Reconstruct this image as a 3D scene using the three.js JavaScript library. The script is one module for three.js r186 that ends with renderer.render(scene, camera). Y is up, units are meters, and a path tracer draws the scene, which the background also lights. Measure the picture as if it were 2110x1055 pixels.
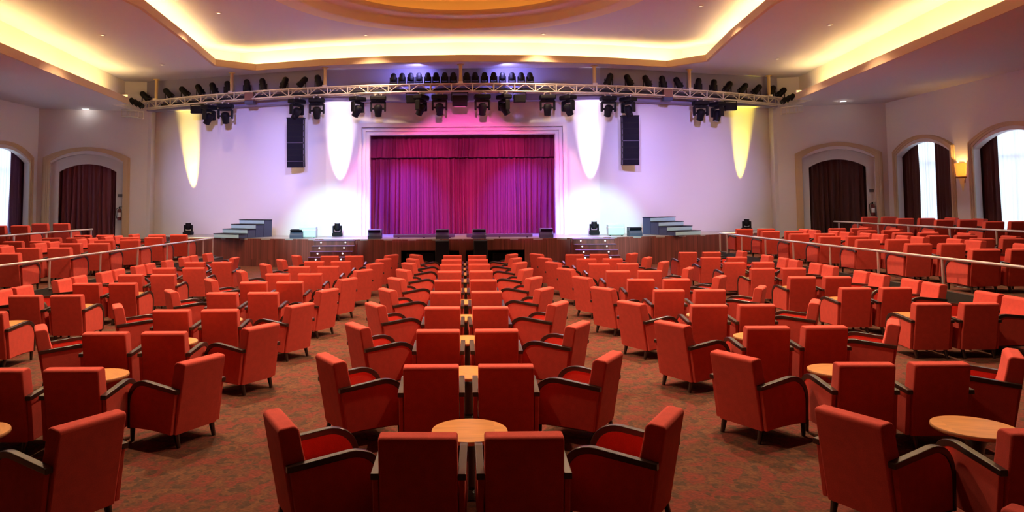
import * as THREE from 'three';
import { mergeGeometries } from 'three/addons/utils/BufferGeometryUtils.js';
import { RoundedBoxGeometry } from 'three/addons/geometries/RoundedBoxGeometry.js';
import { RectAreaLightUniformsLib } from 'three/addons/lights/RectAreaLightUniformsLib.js';

// ---------------------------------------------------------------- camera, sky, main lights, exposure
const scene = new THREE.Scene();
const FRAME_W = 2110, FRAME_H = 1055, FOCAL = 1500, PITCH = THREE.MathUtils.degToRad(3.5);
const camera = new THREE.PerspectiveCamera(2 * Math.atan(FRAME_H / 2 / FOCAL) * 180 / Math.PI, FRAME_W / FRAME_H, 0.1, 300);
camera.position.set(0, 2.69, 0);
camera.rotation.order = 'YXZ';
camera.rotation.set(PITCH, 0, -0.0065);
camera.setViewOffset(FRAME_W, FRAME_H, FRAME_W / 2 - 953, FRAME_H / 2 - (415 - FOCAL * Math.tan(PITCH)), FRAME_W, FRAME_H);
camera.updateProjectionMatrix();
scene.background = new THREE.Color(0.80, 0.90, 1.0);
scene.backgroundIntensity = 6;
const renderer = new THREE.WebGLRenderer({ antialias: true });
renderer.toneMapping = THREE.LinearToneMapping;
renderer.toneMappingExposure = 1.55;
renderer.shadowMap.enabled = true;
RectAreaLightUniformsLib.init();
const COVE_WARM = new THREE.Color(1.0, 0.66, 0.25), COVE_POWER = 38, RING_POWER = 11;
const ADDED_FOH = [ // assumed spotlights out of view, added to wash the stage wall: x, Z, target x, y, Z, colour, candela, half-angle, penumbra
  [-6.5, 13.5, -10.2, 4.3, 34.5, [0.44, 0.36, 1.0], 700, 0.205, 0.7],
  [-2.2, 13.5, -6.2, 4.7, 33, [0.42, 0.40, 1.0], 520, 0.19, 0.7],
  [2.2, 13.5, 6.2, 4.7, 33, [0.44, 0.38, 1.0], 520, 0.19, 0.7],
  [6.5, 13.5, 10.2, 4.3, 34.5, [0.50, 0.36, 0.98], 700, 0.205, 0.7],
  [0, 13.5, 0.1, 3.4, 33.2, [1.0, 0.08, 0.48], 850, 0.186, 0.25],
  [-1.1, 13.5, -2.5, 2.9, 33.2, [1.0, 0.08, 0.44], 800, 0.165, 0.3],
  [1.1, 13.5, 2.7, 2.9, 33.2, [1.0, 0.08, 0.44], 800, 0.165, 0.3],
  [-4.2, 13.5, -5.9, 1.1, 33, [0.40, 0.90, 1.0], 820, 0.128, 0.4],
  [4.2, 13.5, 6.1, 1.1, 33, [0.40, 0.92, 1.0], 820, 0.128, 0.4],
];

// ---------------------------------------------------------------- helpers
let seed = 7;
const rnd = () => { seed = (seed * 1664525 + 1013904223) >>> 0; return seed / 4294967296; };
const used = {};
function numbered(name) { const n = used[name] = (used[name] ?? -1) + 1; return n ? name + '_' + String(n).padStart(3, '0') : name; }
const V = (x, y, Z) => new THREE.Vector3(x, y, -Z);               // Z: metres in front of the camera
function mesh(name, geo, mat, parent) {
  const m = new THREE.Mesh(Array.isArray(geo) ? mergeGeometries(geo.map((g) => (g.index ? g.toNonIndexed() : g))) : geo, mat);
  m.name = name; m.castShadow = m.receiveShadow = true; parent.add(m);
  return m;
}
function thing(name, label, category, x, y, Z, turn = 0, group) {
  const o = new THREE.Group(); o.name = numbered(name); o.position.copy(V(x, y, Z)); o.rotation.y = turn;
  o.userData = { label, category }; if (group) o.userData.group = group;
  scene.add(o); return o;
}
function copyOf(root, label, x, y, Z, turn = 0, group) {
  const o = root.clone(); o.name = numbered(root.name.replace(/_\d{3}$/, '')); o.position.copy(V(x, y, Z)); o.rotation.y = turn;
  o.userData = { ...root.userData, label }; if (group) o.userData.group = group;
  scene.add(o); return o;
}
function struct(name, geo, mat, parent) {
  const m = mesh(parent ? name : numbered(name), geo, mat, parent ?? scene);
  if (!parent) m.userData.kind = 'structure';
  return m;
}
const box = (w, h, d, x = 0, y = 0, z = 0) => new THREE.BoxGeometry(w, h, d).translate(x, y, z);
const rbox = (w, h, d, x = 0, y = 0, z = 0, r = 0.012, s = 2) => new RoundedBoxGeometry(w, h, d, s, r).translate(x, y, z);
const cyl = (r0, r1, h, x = 0, y = 0, z = 0, n = 20) => new THREE.CylinderGeometry(r0, r1, h, n).translate(x, y, z);
function bar(a, b, r, n = 8) {                                     // round bar between two points
  const d = b.clone().sub(a), g = new THREE.CylinderGeometry(r, r, d.length(), n);
  g.applyQuaternion(new THREE.Quaternion().setFromUnitVectors(new THREE.Vector3(0, 1, 0), d.clone().normalize()));
  return g.translate((a.x + b.x) / 2, (a.y + b.y) / 2, (a.z + b.z) / 2);
}
function extrude(shape, depth, bevel = 0, segs = 12, bs = 2) {
  return new THREE.ExtrudeGeometry(shape, { depth, bevelEnabled: bevel > 0, bevelThickness: bevel, bevelSize: bevel, bevelSegments: bs, curveSegments: segs });
}
const poly = (pts) => { const s = new THREE.Shape(); pts.forEach(([x, y], i) => (i ? s.lineTo(x, y) : s.moveTo(x, y))); s.closePath(); return s; };
const plan = (pts, y0, y1, holes = []) => {                        // slab from a plan outline (x, Z)
  const s = poly(pts); holes.forEach((h) => s.holes.push(poly(h)));
  return extrude(s, y1 - y0).rotateX(-Math.PI / 2).translate(0, y0, 0);
};
function arch(w, y0, ySpring, rise, cx = 0) {
  const s = new THREE.Shape(), R = (w * w / 4 + rise * rise) / (2 * rise), a = Math.asin(w / 2 / R), cy = ySpring + rise - R;
  s.moveTo(cx - w / 2, y0); s.lineTo(cx + w / 2, y0); s.lineTo(cx + w / 2, ySpring);
  s.absarc(cx, cy, R, Math.PI / 2 - a, Math.PI / 2 + a, false);
  s.lineTo(cx - w / 2, y0);
  return s;
}
function spot(x, y, Z, tx, ty, tZ, color, candela, angle, penumbra, soft = 2) {
  const l = new THREE.SpotLight(new THREE.Color(...color), candela, 0, angle, penumbra, 2);
  l.position.copy(V(x, y, Z)); l.target.position.copy(V(tx, ty, tZ)); l.castShadow = true; l.shadow.radius = soft; l.name = 'spot_beam';
  scene.add(l, l.target); return l;
}

// ---------------------------------------------------------------- textures
function noise2(period, sd) {
  const g = new Float32Array(period * period); let s = sd;
  for (let i = 0; i < g.length; i++) { s = (s * 1664525 + 1013904223) >>> 0; g[i] = s / 4294967296; }
  return (x, y) => {
    const xi = Math.floor(x), yi = Math.floor(y), fx = x - xi, fy = y - yi, u = fx * fx * (3 - 2 * fx), v = fy * fy * (3 - 2 * fy);
    const at = (a, b) => g[((b % period + period) % period) * period + ((a % period) + period) % period];
    return (at(xi, yi) * (1 - u) + at(xi + 1, yi) * u) * (1 - v) + (at(xi, yi + 1) * (1 - u) + at(xi + 1, yi + 1) * u) * v;
  };
}
function texture(n, fn, srgb = true, rx = 1, ry = rx) {
  const d = new Uint8Array(n * n * 4);
  for (let y = 0; y < n; y++) for (let x = 0; x < n; x++) { const c = fn(x / n, y / n), o = (y * n + x) * 4; d[o] = c[0]; d[o + 1] = c[1]; d[o + 2] = c[2]; d[o + 3] = 255; }
  const t = new THREE.DataTexture(d, n, n); t.wrapS = t.wrapT = THREE.RepeatWrapping; t.magFilter = THREE.LinearFilter; t.minFilter = THREE.LinearMipmapLinearFilter; t.generateMipmaps = true;
  if (srgb) t.colorSpace = THREE.SRGBColorSpace; t.repeat.set(rx, ry); t.needsUpdate = true; return t;
}
const n8 = noise2(8, 3), n16 = noise2(16, 5), n32 = noise2(32, 9), n64 = noise2(64, 21), n128 = noise2(128, 31);
const grey = (v) => { const g = Math.max(0, Math.min(255, v)); return [g, g, g]; };
const carpetTex = texture(512, (u, v) => {
  const a = n16(u * 16, v * 16) * 0.55 + n32(u * 32, v * 32) * 0.45, b = n32(u * 32 + 7.3, v * 32 + 2.1) * 0.6 + n64(u * 64, v * 64) * 0.4, f = n128(u * 128, v * 128);
  let c = [96, 48, 22];
  if (a > 0.56) c = [112, 40, 22]; else if (b > 0.6) c = [76, 44, 20]; else if (a < 0.36) c = [104, 58, 28];
  const k = 0.72 + 0.30 * f; return c.map((x) => Math.min(255, x * k));
}, true, 0.42);
const fabricTex = texture(256, (u, v) => { const f = n128(u * 128, v * 128), c = n8(u * 8, v * 8), k = 0.90 + 0.10 * f + 0.06 * c; return [204 * k, 72 * k, 58 * k]; }, true, 2.2);
const fabricBump = texture(256, (u, v) => grey(128 + 60 * Math.sin(u * 64 * 6.2832) * Math.sin(v * 64 * 6.2832) + 60 * (n128(u * 128, v * 128) - 0.5)), false, 3.5);
const plasterBump = texture(256, (u, v) => grey(255 * (n32(u * 32, v * 32) * 0.4 + n128(u * 128, v * 128) * 0.6)), false, 0.8);
const woodTex = texture(512, (u, v) => {
  const w = n64(u * 64, v * 2) * 0.5 + n128(u * 128, v * 4) * 0.3 + n16(u * 16, v * 1 + 0.4) * 0.5, k = 0.62 + 0.55 * w; return [116 * k, 62 * k, 56 * k];
}, true, 0.45);
const mapleTex = texture(256, (u, v) => { const w = n8(u * 8, v * 2) * 0.5 + n64(u * 64, v * 4) * 0.5, k = 0.84 + 0.26 * w; return [206 * k, 138 * k, 74 * k]; }, true, 1.2);
const grilleBump = texture(64, (u, v) => grey(Math.sin(u * 16 * 6.2832) > 0 && Math.sin(v * 16 * 6.2832) > 0 ? 40 : 220), false, 6);

// ---------------------------------------------------------------- materials
const std = (o) => new THREE.MeshStandardMaterial(o), phys = (o) => new THREE.MeshPhysicalMaterial(o);
const M = {
  fabric: phys({ map: fabricTex, roughness: 0.92, bumpMap: fabricBump, bumpScale: 0.0015, sheen: 0.25, sheenColor: new THREE.Color(0.9, 0.25, 0.18), sheenRoughness: 0.6 }),
  seam: std({ color: new THREE.Color(0.09, 0.012, 0.01), roughness: 0.95 }),
  darkWood: phys({ color: new THREE.Color(0.020, 0.011, 0.008), roughness: 0.34, clearcoat: 0.5, clearcoatRoughness: 0.22 }),
  maple: phys({ map: mapleTex, roughness: 0.38, clearcoat: 0.3, clearcoatRoughness: 0.25 }),
  mapleEdge: std({ color: new THREE.Color(0.36, 0.17, 0.07), roughness: 0.45 }),
  carpet: std({ map: carpetTex, roughness: 1, bumpMap: plasterBump, bumpScale: 0.004 }),
  kerb: std({ color: new THREE.Color(0.03, 0.026, 0.022), roughness: 0.6 }),
  wall: std({ color: new THREE.Color(0.74, 0.71, 0.71), roughness: 0.9, bumpMap: plasterBump, bumpScale: 0.0015 }),
  ceiling: std({ color: new THREE.Color(0.64, 0.63, 0.66), roughness: 0.92, bumpMap: plasterBump, bumpScale: 0.0015 }),
  lip: std({ color: new THREE.Color(0.62, 0.44, 0.27), roughness: 0.85 }),
  cove: std({ color: new THREE.Color(0.82, 0.76, 0.66), roughness: 0.9 }),
  ring: std({ color: new THREE.Color(0.80, 0.72, 0.45), roughness: 0.8 }),
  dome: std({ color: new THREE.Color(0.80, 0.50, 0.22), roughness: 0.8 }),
  backWall: std({ color: new THREE.Color(0.22, 0.16, 0.13), roughness: 0.8 }),
  stageWall: std({ color: new THREE.Color(0.80, 0.79, 0.80), roughness: 0.85, bumpMap: plasterBump, bumpScale: 0.001 }),
  bulkheadShaded: std({ color: new THREE.Color(0.30, 0.28, 0.42), roughness: 0.9 }),  // stage wall surface with shade and purple light put into the colour
  frame: std({ color: new THREE.Color(0.80, 0.76, 0.74), roughness: 0.6 }),
  gold: std({ color: new THREE.Color(0.62, 0.47, 0.29), roughness: 0.6 }),
  doorPanel: std({ color: new THREE.Color(0.66, 0.64, 0.62), roughness: 0.8 }),
  panelWood: phys({ map: woodTex, roughness: 0.42, clearcoat: 0.15 }),
  stageFloor: phys({ color: new THREE.Color(0.34, 0.34, 0.36), roughness: 0.28 }),
  velvet: phys({ color: new THREE.Color(0.145, 0.012, 0.055), roughness: 0.85, sheen: 0.2, sheenColor: new THREE.Color(0.8, 0.2, 0.5), sheenRoughness: 0.5 }),
  drape: phys({ color: new THREE.Color(0.21, 0.06, 0.078), roughness: 0.9, sheen: 0.3, sheenColor: new THREE.Color(0.6, 0.2, 0.25) }),
  drapeBlue: phys({ color: new THREE.Color(0.12, 0.06, 0.14), roughness: 0.9, sheen: 0.3, sheenColor: new THREE.Color(0.4, 0.2, 0.4) }),
  drapeBrown: phys({ color: new THREE.Color(0.095, 0.034, 0.032), roughness: 0.9, sheen: 0.25, sheenColor: new THREE.Color(0.5, 0.2, 0.2) }),
  sheer: phys({ color: new THREE.Color(0.88, 0.90, 0.94), roughness: 0.95, transmission: 0.5, thickness: 0 }),
  glass: phys({ color: new THREE.Color(1, 1, 1), roughness: 0.02, transmission: 1, thickness: 0 }),
  windowBar: std({ color: new THREE.Color(0.55, 0.57, 0.6), roughness: 0.5 }),
  steel: std({ color: new THREE.Color(0.72, 0.69, 0.66), roughness: 0.32, metalness: 0.75 }),
  alu: std({ color: new THREE.Color(0.74, 0.68, 0.58), roughness: 0.42, metalness: 0.55 }),
  pipe: std({ color: new THREE.Color(0.72, 0.55, 0.24), roughness: 0.5 }),
  black: phys({ color: new THREE.Color(0.009, 0.008, 0.010), roughness: 0.6 , specularIntensity: 0.35 }),
  blackSoft: std({ color: new THREE.Color(0.022, 0.019, 0.024), roughness: 0.8 }),
  grille: phys({ color: new THREE.Color(0.012, 0.011, 0.018), roughness: 0.6, bumpMap: grilleBump, bumpScale: 0.003 , specularIntensity: 0.15 }),
  lens: phys({ color: new THREE.Color(0.05, 0.05, 0.06), roughness: 0.05, clearcoat: 1 }),
  lensGlow: std({ color: 0x111111, emissive: new THREE.Color(0.9, 0.95, 1), emissiveIntensity: 1.6 }),
  case: std({ color: new THREE.Color(0.55, 0.72, 0.70), roughness: 0.5 }),
  riser: std({ color: new THREE.Color(0.05, 0.07, 0.17), roughness: 0.6 }),  // step sides: their shaded tone is put into this dark blue
  riserFaceLit: std({ color: new THREE.Color(0.42, 0.70, 0.84), roughness: 0.55 }),  // step fronts: the cyan light on them is put into the colour
  stairTread: phys({ color: new THREE.Color(0.13, 0.07, 0.10), roughness: 0.5 }),
  led: std({ color: 0x222222, emissive: new THREE.Color(0.95, 0.9, 1), emissiveIntensity: 2.4 }),
  strip: std({ color: 0x333333, emissive: new THREE.Color(1.0, 0.7, 0.32), emissiveIntensity: 2 }),
  sconce: std({ color: 0x553311, emissive: new THREE.Color(1.0, 0.62, 0.2), emissiveIntensity: 3 }),
  white: std({ color: new THREE.Color(0.75, 0.74, 0.72), roughness: 0.5 }),
  red: phys({ color: new THREE.Color(0.16, 0.02, 0.02), roughness: 0.35, clearcoat: 0.5 }),
  ground: std({ color: new THREE.Color(0.35, 0.35, 0.33), roughness: 0.95 }),
};

// ---------------------------------------------------------------- added front-of-house fittings, out of view, and their light
const fixtureLabel = ['leftmost', 'second from left', 'second from right', 'rightmost', 'middle', 'left of middle', 'right of middle', 'third from left', 'third from right'];
ADDED_FOH.forEach(([x, Z, tx, ty, tZ, c, cd, a, p], i) => {
  const dir = V(tx, ty, tZ).sub(V(x, 8.2, Z)).normalize();
  const t = thing('added_front_spotlight', fixtureLabel[i] + ' added black spotlight on the ceiling above the audience', 'spotlight', x, 8.2, Z, 0, 'added front spotlights above the audience');
  const body = mesh('housing', [cyl(0.16, 0.13, 0.55, 0, -0.1, 0), rbox(0.03, 0.4, 0.06, 0.2, 0.1, 0), rbox(0.03, 0.4, 0.06, -0.2, 0.1, 0)].slice(0, 1), M.black, t);
  body.quaternion.setFromUnitVectors(new THREE.Vector3(0, 1, 0), dir);
  mesh('yoke', [box(0.03, 0.42, 0.06, 0.19, 0.16, 0), box(0.03, 0.42, 0.06, -0.19, 0.16, 0), box(0.41, 0.03, 0.06, 0, 0.38, 0), cyl(0.02, 0.02, Math.abs(x) < 5 ? 1.06 : 0.1, 0, 0.39 + (Math.abs(x) < 5 ? 0.53 : 0.03), 0)], M.black, t);
  const lens = mesh('lens', cyl(0.12, 0.12, 0.01, 0, 0.18, 0), M.lensGlow, t); lens.quaternion.copy(body.quaternion);
  const at = V(x, 8.2, Z).addScaledVector(dir, 0.26);
  spot(at.x, at.y, -at.z, tx, ty, tZ, c, cd, a, p, 6);
});

// ---------------------------------------------------------------- room shell
const lipX = (Z) => 11.05 + 0.125 * Z, sideX = (Z) => 18.6 + (Z + 8) * 0.03318;
struct('ground', plan([[-60, -30], [60, -30], [60, 80], [-60, 80]], -0.6, -0.35), M.ground);
struct('floor', plan([[-20.3, -8.4], [20.3, -8.4], [20.3, 37.5], [-20.3, 37.5]], -0.3, 0), M.carpet);

// raised tiers left and right
const railX = { left: (Z) => -10.25 + 0.046 * (Z - 16), right: (Z) => 10.42 - 0.034 * (Z - 13) };
const TIER = { left: 0.62, right: 0.68, upper: 1.02 };
struct('floor_tier_left', plan([[railX.left(-8) - 0.05, -8.3], [railX.left(28.6) - 0.05, 28.6], [-14.4, 28.6], [-14.4, -8.3]], 0, TIER.left), M.carpet);
struct('floor_tier_right', plan([[railX.right(-8) + 0.05, -8.3], [railX.right(28.6) + 0.05, 28.6], [16.0, 28.6], [16.0, -8.3]], 0, TIER.right), M.carpet);
struct('floor_upper_left', plan([[-14.4, -8.3], [-14.4, 34.8], [-19.95, 34.2], [-18.6, -8.3]], 0, TIER.upper), M.carpet);
struct('floor_upper_right', plan([[16.0, -8.3], [16.0, 34.8], [19.95, 34.2], [18.6, -8.3]], 0, TIER.upper), M.carpet);
struct('kerb', plan([[railX.left(-8) - 0.05, -8.3], [railX.left(28.6) - 0.05, 28.6], [railX.left(28.6) + 0.02, 28.6], [railX.left(-8) + 0.02, -8.3]], 0, TIER.left + 0.03), M.kerb);
struct('kerb', plan([[railX.right(-8) + 0.05, -8.3], [railX.right(28.6) + 0.05, 28.6], [railX.right(28.6) - 0.02, 28.6], [railX.right(-8) - 0.02, -8.3]], 0, TIER.right + 0.03), M.kerb);

// walls: a panel from p0 to p1 (left to right as seen from inside), its face at local z = 0
function wallPanel(name, p0, p1, y0, y1, thick, mat, holes = []) {
  const dx = p1[0] - p0[0], dz = -(p1[1] - p0[1]), L = Math.hypot(dx, dz);
  const s = poly([[0, y0], [L, y0], [L, y1], [0, y1]]); holes.forEach((h) => s.holes.push(h));
  const m = struct(name, extrude(s, thick, 0, 28).translate(0, 0, -thick), mat);
  m.position.copy(V(p0[0], 0, p0[1])); m.rotation.y = Math.atan2(-dz, dx);
  return m;
}
const like = (o, w) => { o.position.copy(w.position); o.rotation.copy(w.rotation); return o; };
function ringU(w, y0, ys, rise, a, b, cx) {                        // open-bottomed arch band between insets a and b
  const o = arch(w - 2 * a, y0, ys, rise, cx).getPoints(40), i = arch(w - 2 * b, y0, ys - (b - a) * 0.55, rise, cx).getPoints(40);
  const s = new THREE.Shape(); const O = o.slice(1), I = i.slice(1).reverse();
  [...O, ...I].forEach((p, k) => (k ? s.lineTo(p.x, p.y) : s.moveTo(p.x, p.y)));
  s.closePath(); return s;
}
const moulding = (w, y0, ys, rise, t, d, cx) => [
  extrude(ringU(w, y0, ys, rise, 0, t, cx), d * 0.45), extrude(ringU(w, y0, ys, rise, t * 0.18, t * 0.72, cx), d * 0.3).translate(0, 0, d * 0.45),
  extrude(ringU(w, y0, ys, rise, t * 0.30, t * 0.50, cx), d * 0.25).translate(0, 0, d * 0.75)];

// wavy cloth sheet, hanging from y1 to y0, pleats along x
function drape(w, y0, y1, folds, amp, sd, opts = {}) {
  const nx = Math.round(folds * 8), ny = 12, pos = [], idx = [], uv = [], flare = opts.flare ?? 0;
  const nz = noise2(64, sd);
  for (let layer = 0; layer < 2; layer++) for (let j = 0; j <= ny; j++) for (let i = 0; i <= nx; i++) {
    const u = i / nx, v = j / ny, ph = u * folds * 6.2832 + 2.2 * nz(u * 9, v * 1.6 + 3);
    const a = amp * (0.55 + 0.6 * (1 - v)) * (0.5 + nz(u * folds * 0.9 + 11, 7));
    const x = (u - 0.5) * w * (1 + flare * (1 - v) * (u - 0.5 < 0 ? (opts.left ?? 1) : (opts.right ?? 1))) + 0.3 * amp * Math.sin(ph * 0.5 + 1);
    pos.push(x, y0 + (y1 - y0) * v, a * (Math.sin(ph) + 0.35 * Math.sin(2.3 * ph + 1.3)) - layer * 0.012); uv.push(u * w, v * (y1 - y0));
  }
  const row = nx + 1, L = row * (ny + 1);
  for (let j = 0; j < ny; j++) for (let i = 0; i < nx; i++) {
    const a = j * row + i, b = a + 1, c = a + row, d = c + 1;
    idx.push(a, b, d, a, d, c, L + a, L + d, L + b, L + a, L + c, L + d);
  }
  const g = new THREE.BufferGeometry();
  g.setAttribute('position', new THREE.Float32BufferAttribute(pos, 3)); g.setAttribute('uv', new THREE.Float32BufferAttribute(uv, 2)); g.setIndex(idx); g.computeVertexNormals();
  return g;
}
function hang(name, label, category, wallMesh, u, z, geos, mat, group) {       // cloth hung behind an opening of a wall
  const o = new THREE.Group(); o.name = numbered(name); like(o, wallMesh); o.translateX(u); o.translateZ(z);
  o.userData = { label, category }; if (group) o.userData.group = group; scene.add(o);
  geos.forEach((g) => mesh('curtain_panel', g, mat, o)); return o;
}

// stage wall: flat centre with the proscenium opening, angled sides
const centreHole = poly([[6.2 - 4.22, 1.0], [6.2 + 4.22, 1.0], [6.2 + 4.22, 5.74], [6.2 - 4.22, 5.74]]);
wallPanel('wall_stage', [-6.2, 33], [6.2, 33], 0, 8.85, 0.4, M.stageWall, [centreHole]);
wallPanel('wall_stage_left', [-15.9, 36.27], [-6.2, 33], 0, 8.85, 0.3, M.stageWall);
wallPanel('wall_stage_right', [6.2, 33], [15.9, 36.27], 0, 8.85, 0.3, M.stageWall);
for (const q of [-1, 1]) struct('wall_stage_return', plan([[q * 15.25, 35.55], [q * 15.25, 36.5], [q * 15.5, 36.5], [q * 15.5, 35.55]], 0, 8.85), M.wall);
struct('wall_bulkhead', plan([[-15.45, 35.42], [-6.2, 32.38], [6.2, 32.38], [15.45, 35.42], [15.45, 36.2], [6.2, 33.1], [-6.2, 33.1], [-15.45, 36.2]], 7.2, 8.85), M.bulkheadShaded);
struct('wall_stage_recess', [box(10.6, 8, 0.2, 0, 4.3, -36.2), box(0.2, 8, 3, -5.2, 4.3, -34.75), box(0.2, 8, 3, 5.2, 4.3, -34.75), box(10.6, 0.2, 3, 0, 8.3, -34.75)], M.blackSoft);

// proscenium frame: three stepped bands
{
  const band = (o, i, z0, z1) => { const s = poly([[-o, 1.18], [-o, 1.55 + o], [o, 1.55 + o], [o, 1.18], [i, 1.18], [i, 1.55 + i], [-i, 1.55 + i], [-i, 1.18]].map(([x, y]) => [x, y === 1.18 ? y : y - 0.03])); return extrude(s, z1 - z0).translate(0, 0, z0); };
  const f = struct('trim_1', [band(4.72, 4.2, 0, 0.06), band(4.72, 4.54, 0.06, 0.30), band(4.47, 4.37, 0.06, 0.22), band(4.30, 4.21, 0.06, 0.14)], M.frame);
  f.position.copy(V(0, 0, 33));
}

// door walls with arched frames
function doorWall(side) {
  const sx = side === 'left' ? -1 : 1, p0 = sx < 0 ? [-20, 34.2] : [15.25, 35.6], p1 = sx < 0 ? [-15.25, 35.6] : [20, 34.2], cx = sx < 0 ? 2.12 : 4.952 - 2.12;
  const w = wallPanel('wall_door_' + side, p0, p1, 0, 8.85, 0.22, M.wall, [arch(3.2, 0.9, 4.62, 0.45, cx)]);
  like(struct('trim_' + (sx < 0 ? 2 : 3), moulding(3.78, TIER.upper, 4.88, 0.52, 0.31, 0.1, cx), M.gold), w);
  const panel = poly([[cx - 1.75, 0.9], [cx + 1.75, 0.9], [cx + 1.75, 5.3], [cx - 1.75, 5.3]]); panel.holes.push(arch(2.5, 0.95, 4.22, 0.38, cx));
  like(struct('wall_door_panel_' + side, extrude(panel, 0.12, 0, 28).translate(0, 0, -0.34), M.doorPanel), w);
  const back = struct('wall_door_back_' + side, [box(3.8, 5, 0.1, cx, 3.2, -0.95), box(0.1, 5, 0.7, cx - 1.8, 3.2, -0.6), box(0.1, 5, 0.7, cx + 1.8, 3.2, -0.6), box(3.7, 0.1, 0.7, cx, 5.4, -0.6), box(3.7, 0.3, 0.7, cx, 0.87, -0.6)], M.blackSoft); like(back, w);
  const mat = sx < 0 ? M.drape : M.drapeBrown;
  hang('door_curtain', sx < 0 ? 'burgundy curtains parted at the bottom, in the arched doorway left of the stage' : 'dark brown curtain in the arched doorway right of the stage', 'curtain', w, cx, -0.52,
    [drape(1.36, 1.03, 4.75, 6, 0.075, 41 + sx).translate(-0.67, 0, 0), drape(1.36, 1.03, 4.75, 6, 0.075, 47 + sx).translate(0.69, 0, 0.02)], mat);
  // extinguisher and sign on the panel
  const u = cx + 1.44;
  const e = new THREE.Group(); e.name = numbered('fire_extinguisher'); like(e, w); e.translateX(u); e.translateY(2.15); e.translateZ(-0.108);
  e.userData = { label: `dark fire extinguisher on the ${side} door wall beside the arched doorway`, category: 'extinguisher' }; scene.add(e);
  mesh('cylinder', new THREE.LatheGeometry([[0.001, -0.26], [0.09, -0.26], [0.095, -0.24], [0.095, 0.2], [0.07, 0.27], [0.03, 0.3], [0.001, 0.3]].map((p) => new THREE.Vector2(...p)), 20), M.red, e);
  mesh('label_band', new THREE.CylinderGeometry(0.097, 0.097, 0.22, 20, 1, true, -0.9, 1.8).translate(0, 0.0, 0), M.white, e);
  mesh('valve', [cyl(0.025, 0.03, 0.08, 0, 0.33, 0), rbox(0.16, 0.025, 0.03, 0.05, 0.38, 0, 0.008)], M.black, e);
  mesh('hose', new THREE.TubeGeometry(new THREE.CatmullRomCurve3([new THREE.Vector3(-0.02, 0.35, 0), new THREE.Vector3(-0.13, 0.28, 0.02), new THREE.Vector3(-0.14, 0, 0.03), new THREE.Vector3(-0.1, -0.18, 0.03)]), 16, 0.013, 8), M.black, e);
  mesh('bracket', [box(0.14, 0.03, 0.1, 0, -0.1, -0.05), box(0.1, 0.5, 0.012, 0, 0, -0.1)], M.black, e);
  const sg = new THREE.Group(); sg.name = numbered('wall_sign'); like(sg, w); sg.translateX(u); sg.translateY(3.08); sg.translateZ(-0.2);
  sg.userData = { label: `small grey square sign above the fire extinguisher ${side} of the stage`, category: 'sign' }; scene.add(sg);
  mesh('plate', rbox(0.2, 0.15, 0.02, 0, 0, 0, 0.006), std({ color: new THREE.Color(0.12, 0.11, 0.12), roughness: 0.6 }), sg);
  return w;
}
doorWall('left'); doorWall('right');

// side walls with arched windows
function sideWall(side, windows) {
  const sx = side === 'left' ? -1 : 1, far = [sx * 20, 34.2], near = [sx * sideX(-8.4), -8.4];
  const L = Math.hypot(far[0] - near[0], far[1] - near[1]), U = (Z) => (sx > 0 ? (34.2 - Z) : (Z + 8.4)) * L / 42.6;
  const holes = windows.map(([Z]) => arch(3.9, 1.03, 4.58, 0.56, U(Z)));
  const w = wallPanel('wall_' + side, sx < 0 ? near : far, sx < 0 ? far : near, 0, 8.85, 0.25, M.wall, holes);
  windows.forEach(([Z, n, drapes, label]) => {
    const u = U(Z);
    like(struct('trim_' + (n + 20), moulding(4.45, TIER.upper, 4.84, 0.6, 0.28, 0.1, u), M.gold), w);
    like(struct('wall_window_niche_' + n, [box(5.24, 0.1, 0.8, u, 5.5, -0.66), box(5.24, 0.1, 0.8, u, 0.95, -0.66), box(0.04, 4.6, 0.8, u - 2.6, 3.2, -0.66), box(0.04, 4.6, 0.8, u + 2.6, 3.2, -0.66)], M.wall), w);
    const win = like(struct('window_' + n, [box(5.16, 0.08, 0.08, u, 5.4, -0.95), box(5.16, 0.1, 0.08, u, 1.05, -0.95), box(0.08, 4.3, 0.08, u - 2.54, 3.2, -0.95), box(0.08, 4.3, 0.08, u + 2.54, 3.2, -0.95)], M.windowBar), w);
    for (const k of [-0.85, 0.85]) mesh('mullion', box(0.06, 4.3, 0.06, u + k, 3.2, -0.95), M.windowBar, win);
    mesh('transom', box(5.0, 0.06, 0.06, u, 4.3, -0.95), M.windowBar, win);
    for (const k of [-1.69, 0, 1.69]) mesh('pane', box(1.63, 4.25, 0.006, u + k, 3.2, -0.95), M.glass, win);
    hang('sheer_curtain', label[0], 'curtain', w, u, -0.78, [drape(5.0, 1.04, 5.35, 24, 0.028, 60 + n)], M.sheer);
    drapes.forEach(([a, b, mat, lab]) => {
      const ua = U(a), ub = U(b);
      hang('window_curtain', lab, 'curtain', w, (ua + ub) / 2, -0.42, [drape(Math.abs(ub - ua), 1.04, 5.35, Math.max(3, Math.abs(ub - ua) * 4.5), 0.05, 71 + n + Math.round(a))], mat);
    });
  });
  return w;
}
sideWall('left', [[31.6, 1, [[34.15, 32.75, M.drapeBlue, 'purple curtain at the far edge of the arched window on the left wall'], [30.3, 29.1, M.drapeBlue, 'purple curtain at the near edge of the arched window on the left wall']], ['bright white sheer curtain in the arched window on the left wall']],
  [26.2, 4, [], ['white sheer curtain in the second arched window of the left wall']]]);
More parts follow.
